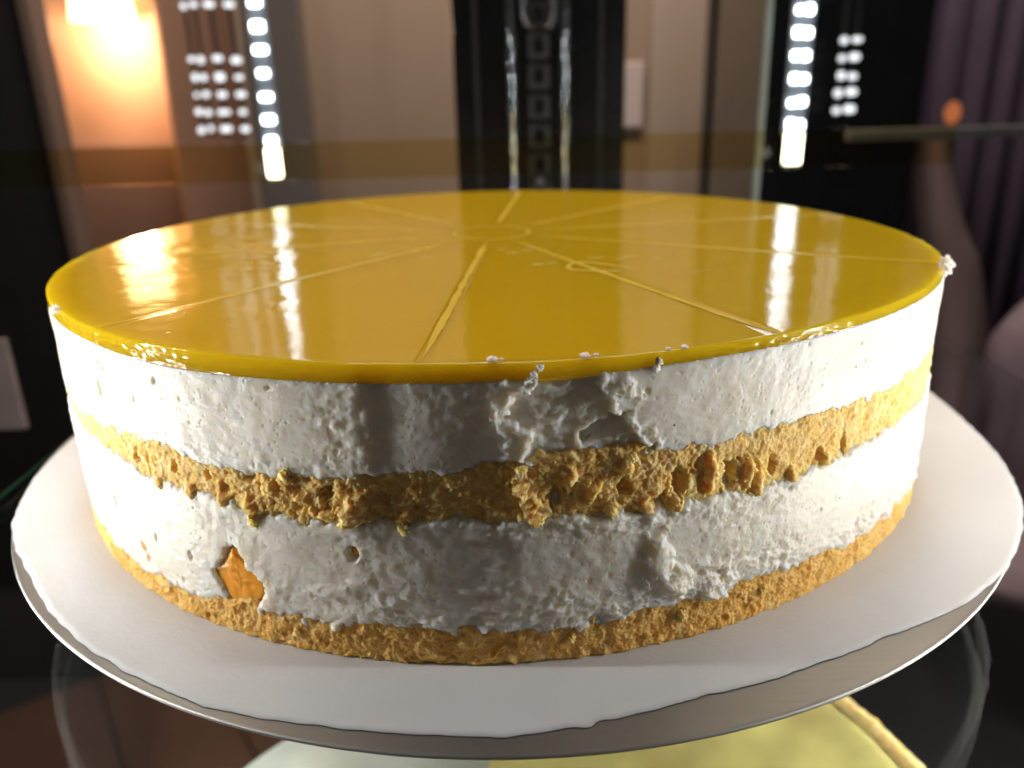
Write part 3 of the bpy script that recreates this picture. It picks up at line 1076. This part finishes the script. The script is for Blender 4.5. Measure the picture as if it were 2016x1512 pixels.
led_strip(-1.352, 3.0, .602, 2.6, .126, 1, .085, .050, LEDM, 'bright white LED strip standing behind the left of the cake', (0, -1), (.390, .560))
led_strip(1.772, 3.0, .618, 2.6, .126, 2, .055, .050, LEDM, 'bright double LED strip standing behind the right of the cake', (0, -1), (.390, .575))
led_strip(-1.72, -.95, -.8, 1.35, .195, 1, .07, .045, LEDS, 'white LED strip beside the left side of the cake', (1, -.1))
led_strip(1.95, -1.08, -.8, 1.35, .195, 1, .07, .045, LEDS, 'white LED strip beside the right side of the cake', (-1, -.1))

led_reflection(-2.29, 4.5, ((0, .045), (.068, .045), (.19, .10), (.335, .075)), .62, 'faint glowing dots imitating LED reflections, four columns at the left')
led_reflection(2.65, 4.5, ((-.05, .065), (.045, .085)), .64, 'faint glowing bars imitating LED reflections, stacked at the right')
for x_, y_, lab_ in ((-1.75, -.35, 'added unseen LED strip under the shelf at the left, brightens the lower cake'), (1.95, -.35, 'added unseen LED strip under the shelf at the right, brightens the lower cake')):
    led_strip(x_, y_, -.72, -.30, .07, 1, .07, .045, LEDS, lab_, (-1 if x_ > 0 else 1, -.1))  # extra strips added out of view to brighten the lower cake
# narrow divider with a polished edge
gd = tag(box('glass_divider', 1.262, 1.284, 2.03, 2.95, -.2, 2.6, GLASS), 'upright glass divider with grey polished edge right of the upright', 'glass divider')
box('polished_edge', 1.258, 1.288, 2.0, 2.028, -.2, 2.6, EDGEGLASS, gd, .0005)

# low tinted guard rail behind the cake
GUARD = pane_glass('amber tinted acrylic', (.93, .87, .68), ior=1.05, rough=.06)
guard = tag(box('guard_rail', -2.45, 1.95, 1.50, 1.53, .515, .672, GUARD, bev=.0006), 'low amber tinted acrylic rail running behind the cake', 'rail')
rail = tag(box('metal_rail', 2.15, 4.4, 3.12, 3.18, .505, .57, plain('grey rail', (.12, .125, .13), .55, .0, noise=.1), bev=.001), 'grey metal rail across the dark right background', 'rail')

# black corner post behind the right strip, dark frame at the left
tag(box('corner_post', 1.70, 3.45, 4.9, 5.1, -3, 2.7, BLACK, bev=.002), 'black corner post behind the right light strip', 'post')
tag(box('corner_post', -2.02, -1.55, 4.9, 5.1, -3, 2.7, plain('taupe post', (.12, .10, .088), .5), bev=.002), 'dull taupe corner post behind the left light strip', 'post')
fr = tag(empty('door_frame', (-3.82 * R, 5.18 * R, -5 * R)), 'black door frame at the far left with brown jamb', 'door frame')
o = box('leaf', -3.4, -.05, 0, .2, 0, 8.5, BLACKM, fr, .002)
o = box('jamb', -.045, .075, -.04, .22, 0, 8.5, plain('brown jamb', (.16, .11, .09), .5), fr, .003)

# ------------------------------------------------------------------ the room beyond
structure(box('back_wall', -2.42, 2.75, 6.0, 6.2, -5, 5, WALLM))
tag(box('wall_panel', 1.395, 1.90, 5.95, 5.998, -5, 5, WALLM2, bev=.002), 'light greige wall panel right of the upright', 'wall panel')
tag(box('wall_panel', 1.12, 1.335, 5.955, 5.998, .48, 1.05, plain('pale lilac card', (.50, .42, .42), .6), bev=.001), 'small pale lilac panel on the wall beside the upright', 'wall panel')
structure(box('terracotta_wall', -5.2, -3.0, 7.6, 7.8, -5, 5, ORANGEW))
tag(box('wall_pier', -3.52, -2.42, 6.9, 7.55, -5, 5, ORANGEW, bev=.02, seg=4), 'terracotta wall pier beside the glowing lamp', 'pier')
tag(box('dado_panel', -5.1, -3.54, 7.55, 7.598, -5, .37, plain('mauve brown lacquer', (.20, .125, .10), .5), bev=.004), 'brown dado panel on the wall under the glowing lamp', 'wall panel')

lamp = tag(empty('wall_lamp', (-4.10 * R, 7.2 * R, 1.60 * R)), 'glowing warm wall lamp with conical shade at the top left', 'lamp')
lathe('lamp_shade', [(.30 * R, 0.02 * R), (.315 * R, .02 * R), (.22 * R, .75 * R), (.205 * R, .75 * R)], emission('lit lamp shade', (1.0, .66, .30), 7.0), 48, lamp)
box('bracket', -.03, .03, .15, .44, .3, .36, CHROME, lamp, .002)
for nm, typ, en, lo in (('lamp_bulb', 'POINT', 3.2, (0, -.05, -.05)), ('lamp_beam', 'SPOT', 6.0, (0, .12, .12))):
    pl = bpy.data.lights.new(nm, typ)
    pl.energy = en
    pl.color = (1.0, .62, .34)
    pl.shadow_soft_size = .02
    if typ == 'SPOT':
        pl.spot_size = radians(120)
        pl.spot_blend = .8
    po = bpy.data.objects.new(nm, pl)
    COL.objects.link(po)
    po.parent = lamp
    po.location = Vector(lo) * R
    po.rotation_euler = (radians(18), 0, 0)

# dark curtain at the right
V, F = [], []
nc = 90
for i in range(nc + 1):
    x = 3.3 + 4.2 * i / nc
    y = 7.2 + .04 * sin(i * .9) + .02 * sin(i * 2.1 + 1)
    V += [(x * R, y * R, -5 * R), (x * R, y * R, 5 * R)]
for i in range(nc):
    F.append((2 * i, 2 * i + 2, 2 * i + 3, 2 * i + 1))
cur = mesh_obj('curtain', V, F, plain('plum curtain', (.042, .028, .052), .8, noise=.2, nscale=10))
cur.modifiers.new('thickness', 'SOLIDIFY').thickness = .004
tag(cur, 'dark plum curtain filling the right background', 'curtain')
dl = tag(empty('table_lamp', (4.49 * R, 6.4 * R, -.1 * R)), 'small orange glowing lamp before the plum curtain', 'lamp')
lumpy('lamp_globe', (0, 0, .62 * R), (.075 * R, .075 * R, .11 * R), emission('orange globe', (1.0, .30, .10), .42), dl, 990, 3, .05)
lathe('stem', [(.05 * R, .0), (.02 * R, .05 * R), (.02 * R, .48 * R), (.01 * R, .49 * R)], BLACKM, 16, dl)

MAUVE = plain('mauve upholstery', (.34, .25, .30), .85, noise=.15, nscale=20)
ch = tag(empty('armchair', (4.9 * R, 5.0 * R, -5 * R)), 'mauve upholstered armchair in the dark right background', 'chair')
lumpy('backrest', (.62 * R, .3 * R, 3.0 * R), (.95 * R, .25 * R, 1.25 * R), MAUVE, ch, 995, 4, .06)
lumpy('seat', (.2 * R, -.3 * R, 1.5 * R), (1.1 * R, .8 * R, .35 * R), MAUVE, ch, 996, 4, .06)
V, F = [], []
P = smooth_path([(-1.28, 5.40), (-1.17, 5.02), (-1.02, 4.60), (-.86, 4.25), (-.70, 3.6), (-.62, 2.6), (-.6, 1.6)], 6)
for i, (x, z) in enumerate(P):
    w = .13 + .10 * min(1, i / 18)
    for k in range(12):
        a = 2 * pi * k / 12
        V.append(((x + w * cos(a)) * R, (.1 + .16 * sin(a)) * R, z * R))
for i in range(len(P) - 1):
    for k in range(12):
        F.append((i * 12 + k, i * 12 + (k + 1) % 12, (i + 1) * 12 + (k + 1) % 12, (i + 1) * 12 + k))
F.append(tuple(range(12)))
mesh_obj('arm', V, F, plain('rosy fabric', (.24, .165, .17), .8), ch)

# floor
structure(box('floor', -14, 14, -6, 14, -5.3, -5.06, plain('dark floor', (.016, .017, .022), .5, noise=.3, nscale=6)))
planks = structure(empty('plank_floor', (-4.53 * R, 5.10 * R, -5 * R)))
planks.rotation_euler = (0, 0, math.atan2(.50, .75))
PLANK = plain('dark brown floorboard', (.085, .042, .030), .42, noise=.22, nscale=7, bump=.2, bscale=60)
first = None
for i in range(8):
    if first is None:
        first = box('plank', -.515, .515, -7.0, 0, -.06, 0, PLANK, planks, .0015)
        o = first
    else:
        o = first.copy()
        COL.objects.link(o)
        o.parent = planks
    o.location = ((-2.6 + i * 1.05) * R, 0, 0)

# small pale board at the very left
pb = tag(box('menu_board', -2.9, -2.262, 1.5, 1.53, -.60, -.155, plain('pale pinkish card', (.22, .17, .16), .6, noise=.15), bev=.001), 'pale card standing at the left edge beyond the shelf', 'card')

# the lower cake
def lower_cake():
    c = tag(empty('lower_cake', (-.05 * R, -.72 * R, -.8 * R)), 'flat yellow custard cake on the shelf below', 'cake')
    YEL = plain('yellow custard top', (.90, .69, .25),   .32, noise=.30, nscale=24, bump=.15, bscale=120)
    n = 240
    a0, a1 = radians(-90), radians(88)
    rows = []
    for u in np.concatenate([np.linspace(0, .93, 24), np.linspace(.94, 1, 6)]):
        ang = np.linspace(a0, a1, n)
        rad = 1.155 * RM * u * (1 + .006 * noise2(ang * 40, ang * 0, 71) * (u > .9))
        x, y = rad * np.cos(ang), rad * np.sin(ang)
        e = max(0, (u - .94) / .06)
        z = 1.0 * fbm(x / 14, y / 14, 72, 4) - 2.5 * e * e + (1.2 * np.exp(-((u - .93) / .03) ** 2))
        rows.append(np.stack([x, y, z], -1))
    rows.append(rows[-1] * np.array([1, 1, 0]) + np.array([0, 0, -24.0]))
    Vv = np.stack(rows, 0) / 1000
    k_, n2 = Vv.shape[:2]
    idx = np.arange(k_ * n2).reshape(k_, n2)
    Qq = np.stack([idx[:-1, :-1], idx[1:, :-1], idx[1:, 1:], idx[:-1, 1:]], -1).reshape(-1, 4)
    np_mesh('custard_top', Vv.reshape(-1, 3), Qq, YEL, c)
    # crust rim
    V, F = [], []
    for i, ang in enumerate(np.linspace(a0, a1, n)):
        w = float(noise2(np.array(i * .45), np.array(0.), 73)) * 1.0
        for rr, zz in ((1.10, 1.2), (1.125, 2.0 + w * .5), (1.16, .6 + w), (1.172, -1.5), (1.165, -24), (1.10, -24)):
            V.append((rr * R * cos(ang) + w * .0006 * cos(ang), rr * R * sin(ang) + w * .0006 * sin(ang), zz / 1000))
    for i in range(n - 1):
        for k in range(5):
            F.append((i * 6 + k, i * 6 + k + 1, i * 6 + k + 7, i * 6 + k + 6))
    mesh_obj('crust', V, F, sponge_material('browned crust', (.58, .38, .13), (.74, .54, .22), (.82, .66, .32)), c)


lower_cake()
